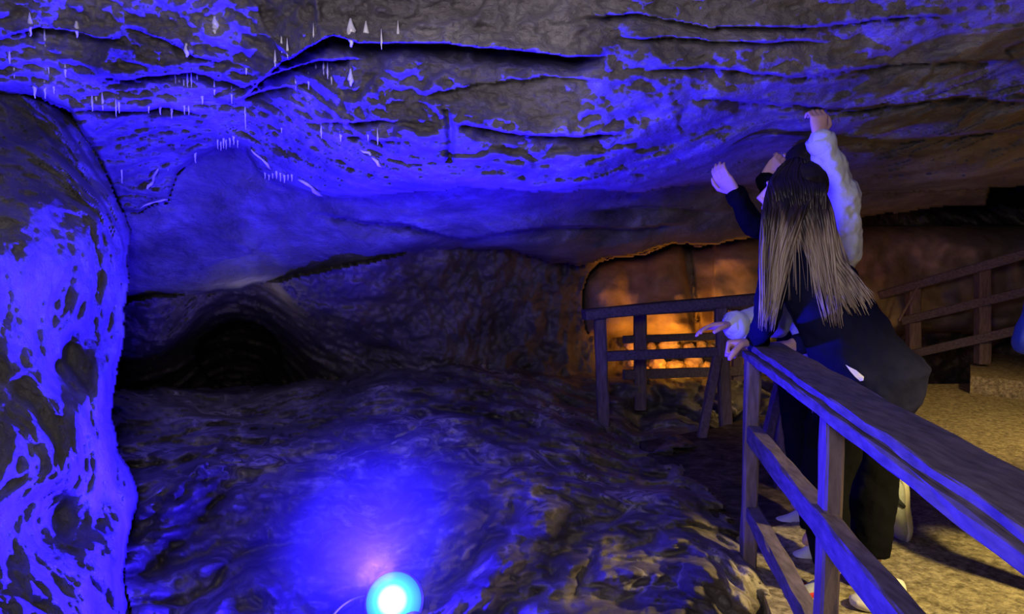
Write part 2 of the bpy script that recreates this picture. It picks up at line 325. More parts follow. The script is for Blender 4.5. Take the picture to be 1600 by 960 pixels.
# hole in the back wall
hb = blob(372, 555, 62, 52); D += np.clip((1.08 - hb) * 14, 0, 1) * 1.8
top = np.interp(GX, [905, 918, 935, 965, 1010, 1050, 1075, 1090, 1130, 1190, 1300], [470, 430, 412, 402, 398, 381, 383, 386, 374, 366, 352]) + wob * 0.15
bot = np.interp(GX, [905, 920, 1000, 1115, 1300], [480, 524, 530, 530, 520]) + wob * 0.2
insb = np.minimum(np.minimum(GY - top, (bot - GY) * 1.5), GX - 910 + wob2 * 0.2); Pb = unproj(GX, GY, 7.0 + 0 * GX)
Yo = 7.15 + 0.25 * (GX - 1050) / 200. - 0.30 * fbm(Pb * 1.6, 3, 211) + 0.02 * fbm(Pb * 7, 3, 215) + 0.35 * np.exp(-((GX - 1072 - (GY - 400) * 0.14) / 6.) ** 2) + 0.3 * (GX > 1076 + (GY - 400) * 0.14) * (GX < 1115)
Yo = Yo + (510 - GY) / 1150. * 2.6
m = insb > 0; D = np.where(m, Yo + rnd(insb, 40, 0.6), D); ID[m] = 7
e = slab_edge(GX) + wob * 0.5; ins = e - GY
m = ins > 0; D = np.where(m, Ys + rnd(ins, 22, 0.5), D); ID[m] = 2
e = floor_edge(GX) + wob2 * 0.5; ins = GY - e
m = (ins > 0); D = np.where(m, np.minimum(Yf + rnd(ins, 18, 0.5), D + 0.0), D); ID[m] = 4
e = ceil_edge(GX) + wob * 0.45; ins = e - GY
m = (ins > 0); D = np.where(m, Yc + rnd(ins, 16, 0.35), D); ID[m] = 1
e = left_edge(GY) + wob2 * 0.6; ins = e - GX
m = (ins > 0) & (ID != 1); D = np.where(m, Yl + rnd(ins, 22, 0.5), D); ID[m] = 5
D[(ID == 3) & (GX > 1240)] += 0; ID[(ID == 3) & (GX > 1240)] = 6
# keep the rock under the path
zmax = -0.10; c_, s_ = math.cos(PITCH), math.sin(PITCH)
Pg = unproj(GX, GY, D)
under = (ID == 4) & (Pg[..., 0] > 1.02) & ((GX > 1240) | (GY > 700))
Yp = (CAMZ - zmax) / np.maximum(-(s_ + c_ * (480 - GY) / F) / (c_ - s_ * (480 - GY) / F), 1e-3)
D = np.where(under, np.maximum(D, np.minimum(Yp, 9.0)), D)
V = unproj(GX, GY, D)
ny, nx = GX.shape
idx = np.arange(ny * nx).reshape(ny, nx)
Q = np.stack([idx[:-1, :-1], idx[1:, :-1], idx[1:, 1:], idx[:-1, 1:]], -1).reshape(-1, 4)
FID = ID[:-1, :-1].ravel()
Vf = V.reshape(-1, 3)
for name, ids, mat in [('ceiling', (1, 2), 'ceiling'), ('wall_back', (3,), 'back'), ('rock_ground', (4,), 'ground'), ('wall_left', (5,), 'wall'), ('wall_right', (6,), 'back')]:
    q = Q[np.isin(FID, ids)]; u, inv = np.unique(q, return_inverse=True)
    o = np_mesh(name, Vf[u], inv.reshape(-1, 4), M[mat]); tag(o, kind='structure')
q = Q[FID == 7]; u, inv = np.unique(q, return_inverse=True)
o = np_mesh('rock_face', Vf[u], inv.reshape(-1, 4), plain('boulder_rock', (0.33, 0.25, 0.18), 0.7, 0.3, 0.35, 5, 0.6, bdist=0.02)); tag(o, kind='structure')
def surf(px, py):
    i = int(np.argmin(abs(gy - py))); j = int(np.argmin(abs(gx - px))); return float(D[i, j])

# gravel path (z = 0) and the raised landing behind it
def poly_slab(name, pts, z0, z1, mat, sub=False):
    bm = bmesh.new()
    t = [bm.verts.new((x, y, z1)) for x, y in pts]; b = [bm.verts.new((x, y, z0)) for x, y in pts]
    bm.faces.new(t); bm.faces.new(b[::-1])
    for i in range(len(pts)):
        j = (i + 1) % len(pts); bm.faces.new((t[i], b[i], b[j], t[j]))
    bmesh.ops.recalc_face_normals(bm, faces=bm.faces)
    o = obj(name, bm, mat, smooth=False); tag(o, kind='structure'); return o
M['shade_ground'] = rock_mat('shaded_ground', [(0.35, (0.035, 0.025, 0.02)), (0.5, (0.09, 0.065, 0.05)), (0.68, (0.2, 0.15, 0.11))], 9, rough=0.9, bump=0.8, bscale=40, spec=0.2)  # darker ground colour stands in for gravel that little light reaches
poly_slab('floor', [(0.50, -0.6), (0.64, 0.9), (0.97, 2.86), (1.00, 3.2), (1.7, 3.6), (2.4, 5.0), (3.0, 7.0), (5.2, 7.2), (6.5, 6.0), (6.5, -0.6)], -0.22, 0.0, M['gravel'])
poly_slab('floor_shaded', [(1.00, 3.2), (0.92, 4.2), (0.86, 4.9), (1.5, 5.3), (2.4, 6.2), (3.0, 7.0), (2.4, 5.0), (1.7, 3.6)], -0.22, -0.004, M['shade_ground'])
poly_slab('step', [(4.15, 6.6), (6.4, 4.6), (7.4, 6.0), (5.2, 8.3)], 0.0, 0.16, M['gravel'])

# ------------------------------------------------------------------ timber railings
def beam(bm, a, b, wd, ht, up=Vector((0, 0, 1)), rough=0.004, seed=0, n=8):
    """box beam from a to b (centre line), width wd sideways, ht along up, slightly worn"""
    a = Vector(a); b = Vector(b); d = (b - a).normalized(); sd = d.cross(up).normalized(); u2 = sd.cross(d).normalized()
    rg = random.Random(seed); prev = None
    ch = min(wd, ht) * 0.12
    prof = [(-wd / 2, -ht / 2 + ch), (-wd / 2, ht / 2 - ch), (-wd / 2 + ch, ht / 2), (wd / 2 - ch, ht / 2), (wd / 2, ht / 2 - ch), (wd / 2, -ht / 2 + ch), (wd / 2 - ch, -ht / 2), (-wd / 2 + ch, -ht / 2)]
    for i in range(n + 1):
        p = a.lerp(b, i / n)
        ring = [bm.verts.new(p + sd * (x + rg.uniform(-rough, rough)) + u2 * (y + rg.uniform(-rough, rough))) for x, y in prof]
        if prev:
            for k in range(8): bm.faces.new((prev[k], prev[(k + 1) % 8], ring[(k + 1) % 8], ring[k]))
        else: bm.faces.new(ring[::-1])
        prev = ring
    bm.faces.new(prev)
def beam_obj(name, a, b, wd, ht, par, mat='wood', up=Vector((0, 0, 1)), seed=0, label=None, n=8):
    bm = bmesh.new(); beam(bm, a, b, wd, ht, up, 0.003, seed, n); bmesh.ops.recalc_face_normals(bm, faces=bm.faces)
    o = obj(name, bm, M[mat], par, smooth=False)
    if label: o['label'] = label
    return o

# near railing beside the woman
RA = Vector((0.945, 2.87, 0)); RB = Vector((0.56, 0.30, 0))
def rail_pt(y, z, off=0.0):
    t = (y - RA.y) / (RB.y - RA.y); p = RA.lerp(RB, t); return Vector((p.x + off, y, z))
r1 = empty('railing', (RA.x, RA.y, 0), 'worn timber railing nearest the camera, its side lit blue, under the leaning woman', 'railing')
ax = (RB - RA).normalized(); fwd = Vector((0, 0, 1))
beam_obj('post', rail_pt(2.87, -0.12), rail_pt(2.87, 0.875), 0.055, 0.075, r1, 'wood_v', up=Vector((0.15, 1, 0)), seed=1)
beam_obj('post', rail_pt(1.875, -0.12, 0.03), rail_pt(1.875, 0.875, 0.03), 0.046, 0.075, r1, 'wood_v', up=Vector((0.15, 1, 0)), seed=2)
beam_obj('post', rail_pt(0.62, -0.12, 0.012), rail_pt(0.62, 0.875, 0.012), 0.055, 0.085, r1, 'wood_v', up=Vector((0.15, 1, 0)), seed=3)
beam_obj('handrail_cap', rail_pt(2.92, 0.893, 0.050), rail_pt(0.3, 0.893, 0.072), 0.135, 0.024, r1, seed=4, n=24)
beam_obj('handrail_board', rail_pt(2.90, 0.860, -0.016), rail_pt(0.3, 0.868, 0.010), 0.034, 0.030, r1, seed=5, n=24)
beam_obj('middle_rail', rail_pt(2.86, 0.55, 0.005), rail_pt(0.3, 0.565, 0.04), 0.055, 0.072, r1, seed=6, n=24)
beam_obj('bottom_rail', rail_pt(2.86, 0.235, 0.01), rail_pt(0.3, 0.235, 0.04), 0.06, 0.055, r1, seed=7, n=24)

def rail_set(label, posts, rails, pw=0.09, extra=()):
    r = empty('railing', (posts[0][0].x, posts[0][0].y, posts[0][0].z), label, 'railing')
    for i, (a, b) in enumerate(posts): beam_obj('post', a, b, pw, pw, r, 'wood_v', up=Vector((0, 1, 0)), seed=20 + i)
    for i, (nm, a, b, wd, ht) in enumerate(rails): beam_obj(nm, a, b, wd, ht, r, seed=40 + i)
    for i, (nm, a, b, wd, ht) in enumerate(extra): beam_obj(nm, a, b, wd, ht, r, 'wood_v', up=Vector((0, 1, 0)), seed=60 + i)
    return r
# centre railing before the amber alcove
rail_set('dark timber railing with diagonal brace in front of the amber-lit alcove',
    [(at(943, 672, 5.35), at(937, 495, 5.35)), (at(1134, 672, 5.45), at(1126, 478, 5.45))],
    [('handrail', at(912, 492, 5.25), at(1215, 464, 5.5), 0.13, 0.075), ('middle_rail', at(948, 557, 5.33), at(1215, 547, 5.5), 0.05, 0.07)], 0.085,
    [('brace', at(1086, 738, 4.9), at(1120, 560, 5.35), 0.06, 0.06)])
rail_set('dim timber railing running behind the diagonal-braced one, close to the amber stones',
    [(at(1000, 640, 6.1), at(1000, 492, 6.1)), (at(1150, 640, 6.5), at(1150, 480, 6.5))],
    [('handrail', at(985, 488, 6.05), at(1215, 474, 6.6), 0.1, 0.06), ('middle_rail', at(975, 531, 6.05), at(1215, 522, 6.6), 0.05, 0.06), ('bottom_rail', at(975, 586, 6.05), at(1215, 578, 6.6), 0.05, 0.08)], 0.10)
# short railing behind the woman, at the end post
rail_set('short braced timber post just behind the near railing end post, left of the black trousers',
    [(at(1221, 770, 3.9), at(1221, 575, 3.9))],
    [('middle_rail', at(1200, 700, 3.88), at(1330, 690, 4.1), 0.05, 0.07)], 0.07,
    [('brace', at(1196, 690, 3.7), at(1222, 590, 3.88), 0.05, 0.05)])
# far right railing climbing to the right
rail_set('amber-tinted timber railing climbing beside the path at the right, behind the gravel',
    [(at(1535, 568, 7.2), at(1535, 412, 7.2)), (at(1427, 595, 7.6), at(1427, 448, 7.6)), (at(1700, 545, 6.6), at(1700, 372, 6.6))],
    [('handrail', at(1375, 462, 7.7), at(1760, 352, 6.4), 0.14, 0.09), ('middle_rail', at(1410, 502, 7.6), at(1760, 418, 6.4), 0.05, 0.085), ('bottom_rail', at(1410, 557, 7.6), at(1760, 478, 6.4), 0.05, 0.085)], 0.12)
st = bmesh.new(); beam(st, at(1404, 502, 7.3), at(1434, 448, 7.3), 0.022, 0.022, Vector((0, 1, 0)), 0.001, 3)
o = obj('stick', st, M['wood_v'], smooth=False); tag(o, 'thin pale stick leaning against the far railing, right of the woman', 'stick')

# ------------------------------------------------------------------ blue flood lamp and its cable
def lens_halo_mat():
    m, nt, b = mat_base('lamp_lens_painted_halo'); L = nt.links
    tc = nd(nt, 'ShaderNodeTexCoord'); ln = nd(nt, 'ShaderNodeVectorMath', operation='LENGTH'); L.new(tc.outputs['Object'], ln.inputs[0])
    c = ramp(nt, ln.outputs['Value'], [(0.0, (1, 1, 1)), (0.050, (1, 1, 1)), (0.066, (0.06, 0.95, 1)), (0.085, (0.04, 0.55, 1)), (0.12, (0.03, 0.04, 1.0))])  # cyan and blue rings painted into the emission imitate glare around the core
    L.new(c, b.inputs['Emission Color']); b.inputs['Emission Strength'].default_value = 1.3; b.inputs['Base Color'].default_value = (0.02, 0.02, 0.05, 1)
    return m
lamp = empty('flood_lamp', LAMP - Vector((0, 0, 0.12)), 'round blue flood lamp with white glowing core on the rocks at the bottom edge', 'lamp')
def disc_stack(rings, axis, origin, n=40):
    ax_ = Vector(axis).normalized(); q = ax_.to_track_quat('Z', 'Y'); bm = bmesh.new(); prev = None
    for z, r in rings:
        ring = [bm.verts.new(Vector(origin) + q @ Vector((r * math.cos(2 * PI * k / n), r * math.sin(2 * PI * k / n), z))) for k in range(n)]
        if prev:
            for k in range(n): bm.faces.new((prev[k], prev[(k + 1) % n], ring[(k + 1) % n], ring[k]))
        prev = ring
        if len(bm.verts) == n: bm.faces.new(ring[::-1])
    bm.faces.new(prev); bmesh.ops.recalc_face_normals(bm, faces=bm.faces); return bm
PI = math.pi
laxis = (-0.08, -0.80, 0.50)
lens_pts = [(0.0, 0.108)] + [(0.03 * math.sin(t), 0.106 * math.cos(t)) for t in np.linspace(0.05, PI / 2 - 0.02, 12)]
lo = obj('lens', disc_stack(lens_pts, laxis, (0, 0, 0)), lens_halo_mat()); lo.parent = lamp; 
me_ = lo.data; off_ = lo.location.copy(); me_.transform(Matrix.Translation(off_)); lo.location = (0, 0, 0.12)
obj('housing', disc_stack([(-0.10, 0.04), (-0.09, 0.07), (-0.03, 0.112), (-0.002, 0.118), (-0.002, 0.109)], laxis, LAMP), M['metal'], lamp)
bm = bmesh.new(); b0 = LAMP + Vector((0, 0.06, -0.03))
for sx in (-1, 1):
    beam(bm, LAMP + Vector((sx * 0.125, 0.02, 0.0)), LAMP + Vector((sx * 0.125, 0.05, -0.17)), 0.02, 0.006, Vector((0, 1, 0)), 0.0)
beam(bm, LAMP + Vector((-0.13, 0.05, -0.17)), LAMP + Vector((0.13, 0.05, -0.17)), 0.03, 0.008, Vector((0, 0, 1)), 0.0)
obj('bracket', bm, M['metal'], lamp, smooth=False)

def tube(bm, pts, rad, n=10, flat=None, cap=True):
    """tube through pts with radii rad; flat=(vector, k) squashes along vector"""
    pts = [Vector(p) for p in pts]; prev = None; N = len(pts); u = None
    for i, p in enumerate(pts):
        d = (pts[min(i + 1, N - 1)] - pts[max(i - 1, 0)]).normalized()
        if u is None: u = d.orthogonal().normalized()
        u = (u - d * u.dot(d)).normalized(); v = d.cross(u)
        r = rad[i] if hasattr(rad, '__len__') else rad
        ring = []
        for k in range(n):
            o_ = u * math.cos(2 * PI * k / n) * r + v * math.sin(2 * PI * k / n) * r
            if flat: o_ = o_ - flat[0] * o_.dot(flat[0]) * (1 - flat[1])
            ring.append(bm.verts.new(p + o_))
        if prev:
            for k in range(n): bm.faces.new((prev[k], prev[(k + 1) % n], ring[(k + 1) % n], ring[k]))
        elif cap: bm.faces.new(ring[::-1])
        prev = ring
    if cap: bm.faces.new(prev)
def bez(a, b, c, d, n=12):
    return [a * (1 - t) ** 3 + b * 3 * t * (1 - t) ** 2 + c * 3 * t * t * (1 - t) + d * t ** 3 for t in [i / n for i in range(n + 1)]]
bm = bmesh.new(); tube(bm, bez(at(505, 985, 2.7), at(530, 945, 2.75), at(545, 935, 2.8), at(580, 930, 2.95), 18), 0.004, 8)
o = obj('cable', bm, M['cable']); tag(o, 'thin pale cable arching into the blue flood lamp from the left', 'cable')

# ------------------------------------------------------------------ little stalactites under the ceiling ledges
stal = None
groups = [
    ('tiny stalactite on the topmost left ledge', [(15, 95), (22, 112), (45, 58), (70, 62), (76, 110), (102, 114)], (8, 14)),
    ('small white stalactite left of the widest ceiling crack', [(385, 110), (430, 100), (440, 74), (449, 78), (490, 60), (536, 65), (596, 65), (622, 52)], (8, 14)),
    ('thin stalactite in the row below the upper blue ledge', [(274, 125), (280, 128), (287, 128), (293, 130), (299, 128), (308, 128), (316, 157), (335, 145), (362, 152)], (8, 14)),
    ('short stalactite in the scatter right of the dark hollow', [(150, 155), (160, 160), (144, 165), (186, 165), (181, 172), (250, 168), (268, 175), (232, 170), (288, 172), (295, 174), (84, 140), (70, 142)], (8, 16)),
    ('fine stalactite in the comb over the left slab', [(340, 218), (345, 222), (349, 220), (353, 225), (359, 220), (365, 218), (371, 220), (305, 240), (262, 255)], (10, 18)),
    ('hair-thin stalactite in the comb under the lowest ledge', [(414, 272), (420, 274), (426, 275), (432, 276), (438, 274), (444, 276), (450, 274), (456, 277)], (8, 14)),
    ('small stalactite on the short ledges below the crack', [(502, 212), (532, 212), (575, 215), (590, 216), (440, 205), (512, 118), (518, 122), (494, 110), (506, 108), (482, 132), (462, 134)], (7, 12))]
gi = 0
def stal_bm(p, L_, r):
    bm = bmesh.new(); n = 7
    pts = [p + Vector((0, 0, 0.035)), p + Vector((0, 0, 0.018))] + [p + Vector((random.uniform(-1, 1) * r * 0.25, random.uniform(-1, 1) * r * 0.25, -L_ * k / n)) for k in range(n + 1)]
    tube(bm, pts, [r * 0.25, r * 0.7] + [r * (1.25 - 0.95 * (k / n) ** 0.8) for k in range(n + 1)], 8); return bm
for lab, pts, (l0, l1) in groups:
    for px, py in pts:
        py += random.uniform(-3, 3); Y = surf(px, py - 3) + 0.0; s = Y / F
        o = obj('stalactite', stal_bm(at(px, py - 3, Y), random.uniform(l0, l1) * s, random.uniform(1.0, 1.9) * s), M['calcite'])
        xs = sorted(q[0] for q in pts); tag(o, ordinal(xs.index(px), len(xs)) + ' ' + lab, 'stalactite', lab.split(' ', 1)[1].replace('stalactite', 'stalactites', 1))
for px, py, lab, L_, r in [(47, 40, 'broad white stalactite at the far top left, beside a grey rib of the ceiling', 20, 3), (120, 48, 'stubby white stalactite under the second grey rib from the top left', 14, 3),
        (54, 140, 'longest stalactite over the dark hollow at the left', 17, 2.6), (292, 84, 'blunt drip stalactite under the long pale streak at upper left', 9, 4), (336, 44, 'pale fang-shaped stalactite left of the tallest ceiling crack', 12, 5),
        (548, 52, 'largest toothed stalactite hanging over the ceiling crack', 24, 6), (572, 56, 'second toothed stalactite, right of the largest one on the crack', 11, 4), (190, 270, 'lone thread-like stalactite left of the calcite streak', 20, 1.2),
        (383, 180, 'lone thin stalactite thread high over the left slab', 26, 1.2), (548, 128, 'leaning pale stalactite below the crack teeth', 10, 4)]:
    Y = surf(px, py - 5) + 0.25 * r * surf(px, py) / F; s = Y / F
    o = obj('stalactite', stal_bm(at(px, py - 4, Y), L_ * s, r * s), M['calcite']); tag(o, lab, 'stalactite')
# pale flowstone ribs
for pts, r, lab in [([(248, 264), (240, 276), (236, 288), (228, 294)], 3.2, 'pale flowstone rib beside the left slab, nearest the dark hollow'),
        ([(218, 326), (232, 318), (250, 314), (262, 312)], 2.0, 'thin flowstone rib along the slab lip at the left'),
        ([(464, 280), (478, 286), (492, 298), (504, 306)], 3.6, 'bright white flowstone rib at the end of the lowest ledge'),
        ([(562, 234), (576, 240), (588, 252), (596, 262)], 3.0, 'slanting flowstone rib in the middle of the blue ceiling patch'),
        ([(392, 234), (402, 244), (416, 256), (424, 266)], 2.4, 'slanting flowstone rib right of the stalactite comb')]:
    P3 = []
    for px, py in pts:
        Y = min(surf(px + a, py + b) for a in (-3, 0, 3) for b in (-3, 0, 3)); P3.append(at(px, py, Y - 0.005))
    s = P3[0].y / F; bm = bmesh.new(); P4 = [P3[0].lerp(P3[1], 0.5), P3[1].lerp(P3[2], 0.5), P3[2].lerp(P3[3], 0.5)]; P5 = [P3[0], P4[0], P3[1], P4[1], P3[2], P4[2], P3[3]]
    P5 = [p + Vector((random.uniform(-1, 1), 0, random.uniform(-1, 1))) * r * s * 0.5 for p in P5]; tube(bm, P5, [r * s * q for q in (0.2, 0.6, 0.75, 0.5, 0.95, 0.8, 0.3)], 8); o = obj('flowstone', bm, M['calcite']); tag(o, lab, 'flowstone')

mist = bpy.data.materials.new('mist'); mist.use_nodes = True; nt = mist.node_tree; nt.nodes.clear()  # volume stands in for lens glare round the lamp as well as haze
vo = nt.nodes.new('ShaderNodeOutputMaterial'); vs_ = nt.nodes.new('ShaderNodeVolumeScatter'); nt.links.new(vs_.outputs[0], vo.inputs['Volume'])
tc_ = nt.nodes.new('ShaderNodeTexCoord'); mp_ = nt.nodes.new('ShaderNodeMapping'); mp_.inputs['Scale'].default_value = (2, 2, 2); mp_.inputs['Location'].default_value = (-1, -1, -1)
nt.links.new(tc_.outputs['Generated'], mp_.inputs[0]); ln_ = nd(nt, 'ShaderNodeVectorMath', operation='LENGTH'); nt.links.new(mp_.outputs[0], ln_.inputs[0])
mr_ = nd(nt, 'ShaderNodeMapRange'); mr_.interpolation_type = 'SMOOTHERSTEP'; nt.links.new(ln_.outputs['Value'], mr_.inputs[0])
for k_, v_ in ((1, 0.0), (2, 1.0), (3, 0.11), (4, 0.0)): mr_.inputs[k_].default_value = v_
nt.links.new(mr_.outputs[0], vs_.inputs['Density'])
bm = bmesh.new(); bmesh.ops.create_icosphere(bm, subdivisions=4, radius=1.0, matrix=Matrix.Translation(LAMP + Vector((0.03, 0.1, 0.12))) @ Matrix.Diagonal((0.75, 0.75, 0.7, 1)))
o = obj('mist', bm, mist); tag(o, 'faint blue mist added for the glare halo round the flood lamp', 'mist', kind='stuff')

# ------------------------------------------------------------------ lit stones in the alcove
rs = np.random.RandomState(5)
def stone(c, r, seed):
    bm = bmesh.new(); bmesh.ops.create_icosphere(bm, subdivisions=3, radius=1.0)
    co = np.array([v.co[:] for v in bm.verts]); d = 1 + 0.8 * fbm(co * 1.6 + seed * 3.1, 4, seed, ridge=True)
    for v, k in zip(bm.verts, d): v.co = Vector(c) + Vector((v.co.x * r[0], v.co.y * r[1], v.co.z * r[2])) * float(k)
    return bm
STONES = [(1028, 570, 11, 9), (1055, 573, 13, 9), (1084, 569, 13, 12), (1105, 574, 6, 7), (1010, 574, 5, 6), (1018, 543, 6, 7), (1045, 539, 14, 9), (1076, 544, 8, 7), (1096, 539, 7, 6), (985, 541, 8, 7), (986, 566, 5, 6), (1112, 545, 4, 5)]
for i, (px, py, rx, rz) in enumerate(STONES):
    Y = 7.35 + (0.2 if py < 550 else 0) + 0.09 * (i % 3); s = Y / F
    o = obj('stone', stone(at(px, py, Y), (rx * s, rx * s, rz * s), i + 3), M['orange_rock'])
    up_ = py < 550; row = sorted(q[0] for q in STONES if (q[1] < 550) == up_)
    tag(o, '%s craggy %s stone in the %s row of the amber alcove' % (ordinal(row.index(px), len(row)), 'amber-lit' if up_ else 'glowing yellow', 'upper' if up_ else 'lower'), 'stone', 'upper amber stones in the alcove' if up_ else 'lower amber stones in the alcove')
# ------------------------------------------------------------------ people
def sph(bm, c, r, rot=None, seg=14):
    m = Matrix.Translation(Vector(c)) @ (rot.to_4x4() if rot else Matrix.Identity(4)) @ Matrix.Diagonal((*(r if hasattr(r, '__len__') else (r, r, r)), 1))
    bmesh.ops.create_uvsphere(bm, u_segments=seg, v_segments=seg, radius=1.0, matrix=m)
def limb(bm, a, b, ra, rb, n=14, mid=None):
    a = Vector(a); b = Vector(b)
    k = 6; pts = [a.lerp(b, i / k) for i in range(k + 1)]
    rr = [ra + (rb - ra) * i / k for i in range(k + 1)]
    if mid: rr = [r + mid * math.sin(PI * i / k) for i, r in enumerate(rr)]
    tube(bm, pts, rr, n); sph(bm, a, ra, seg=10); sph(bm, b, rb, seg=10)
def loft(bm, rings, n=24):
    """rings: (centre, side vector, front vector) ellipses"""
    prev = None
    for c, sv, fv in rings:
        ring = [bm.verts.new(Vector(c) + Vector(sv) * math.cos(2 * PI * k / n) + Vector(fv) * math.sin(2 * PI * k / n)) for k in range(n)]
        if prev:
            for k in range(n): bm.faces.new((prev[k], prev[(k + 1) % n], ring[(k + 1) % n], ring[k]))
        else: bm.faces.new(ring[::-1])
        prev = ring
    bm.faces.new(prev)
def remesh(o, vox, smooth=4, fold=0.0, fscale=0.08):
    m = o.modifiers.new('remesh', 'REMESH'); m.mode = 'VOXEL'; m.voxel_size = vox; m.use_smooth_shade = True
    m = o.modifiers.new('smooth', 'SMOOTH'); m.iterations = smooth; m.factor = 0.5
    if fold:
        t = bpy.data.textures.new('fold', 'CLOUDS'); t.noise_scale = fscale; t.noise_depth = 2
        d = o.modifiers.new('fold', 'DISPLACE'); d.texture = t; d.strength = fold; d.mid_level = 0.5; d.texture_coords = 'LOCAL'
def hand(bm, wrist, direction, palm_n, curl=0.5, side=1, sc=1.0, spread=0.10):
    """palm, four fingers and a side thumb; palm_n = direction the palm faces"""
    d = Vector(direction).normalized(); nrm = Vector(palm_n); nrm = (nrm - d * nrm.dot(d)).normalized(); s = d.cross(nrm) * side
    w_ = Vector(wrist)
    rows = [(0.0, 0.026, 0.019), (0.03, 0.034, 0.018), (0.06, 0.040, 0.016), (0.085, 0.038, 0.013)]
    loft(bm, [(w_ + d * t * sc, s * a * sc, nrm * b * sc) for t, a, b in rows], 16)
    sph(bm, w_, 0.025 * sc, seg=8)
    for i, (o_, L_, r) in enumerate([(-0.030, 0.070, 0.0085), (-0.010, 0.080, 0.009), (0.011, 0.076, 0.009), (0.030, 0.062, 0.008)]):
        dd = (d - s * (-o_) * spread * 30 * 0.1).normalized(); p = w_ + d * 0.082 * sc + s * o_ * sc
        pts = [p - dd * 0.02 * sc, p]; ang = 0
        for seg, fr in enumerate((0.45, 0.31, 0.24)):
            ang += curl * (0.9, 1.1, 0.8)[seg]
            q = dd * math.cos(ang) + nrm * math.sin(ang); pts.append(pts[-1] + q * L_ * fr * sc)
        tube(bm, pts, [r * sc * k for k in (1.05, 1.1, 1.0, 0.95, 0.8)], 8); sph(bm, pts[-1], r * 0.8 * sc, seg=6)
    p = w_ + d * 0.022 * sc - s * 0.026 * sc
    t1 = p + (d * 0.6 - s * 0.75 + nrm * 0.3).normalized() * 0.042 * sc
    t2 = t1 + (d * 0.85 - s * 0.2 + nrm * 0.5 * (0.4 + curl)).normalized() * 0.032 * sc
    t3 = t2 + (d * 0.85 + s * 0.1 + nrm * (0.3 + curl * 0.6)).normalized() * 0.024 * sc
    tube(bm, [p + s * 0.01 * sc, p, t1, t2, t3], [0.012 * sc, 0.014 * sc, 0.011 * sc, 0.0105 * sc, 0.0085 * sc], 8); sph(bm, t3, 0.0085 * sc, seg=6)
def head(bm, c, look, sc=1.0):
    """head with brow, nose, lips, chin and ears; look = facing direction"""
    f = Vector(look).normalized(); up = Vector((0, 0, 1)); up = (up - f * up.dot(f)).normalized(); s = f.cross(up)
    R = Matrix((s, f, up)).transposed(); c = Vector(c)
    def P(x, y, z): return c + (s * x + f * y + up * z) * sc
    sph(bm, P(0, -0.012, 0.025), (0.074 * sc, 0.092 * sc, 0.086 * sc), R, 20)
    loft(bm, [(P(0, 0.012, 0.02), s * 0.068 * sc, f * 0.078 * sc), (P(0, 0.016, -0.03), s * 0.062 * sc, f * 0.073 * sc), (P(0, 0.022, -0.07), s * 0.05 * sc, f * 0.066 * sc), (P(0, 0.04, -0.10), s * 0.03 * sc, f * 0.042 * sc)], 20)
    sph(bm, P(0, 0.078, -0.098), (0.018 * sc, 0.014 * sc, 0.014 * sc), R, 8)          # chin
    tube(bm, [P(0, 0.085, 0.02), P(0, 0.098, -0.005), P(0, 0.112, -0.03), P(0, 0.094, -0.038)], [0.008 * sc, 0.010 * sc, 0.013 * sc, 0.012 * sc], 8)
    sph(bm, P(0, 0.086, 0.03), (0.05 * sc, 0.010 * sc, 0.010 * sc), R, 8)
    for z in (-0.058, -0.068): sph(bm, P(0, 0.088, z), (0.022 * sc, 0.008 * sc, 0.006 * sc), R, 8)
    for k in (-1, 1):
        sph(bm, P(k * 0.040, 0.066, -0.03), (0.02 * sc, 0.018 * sc, 0.02 * sc), R, 8)
        sph(bm, P(k * 0.031, 0.078, 0.006), (0.013 * sc, 0.009 * sc, 0.007 * sc), R, 8)
        sph(bm, P(k * 0.076, -0.005, -0.012), (0.009 * sc, 0.018 * sc, 0.031 * sc), R, 8)
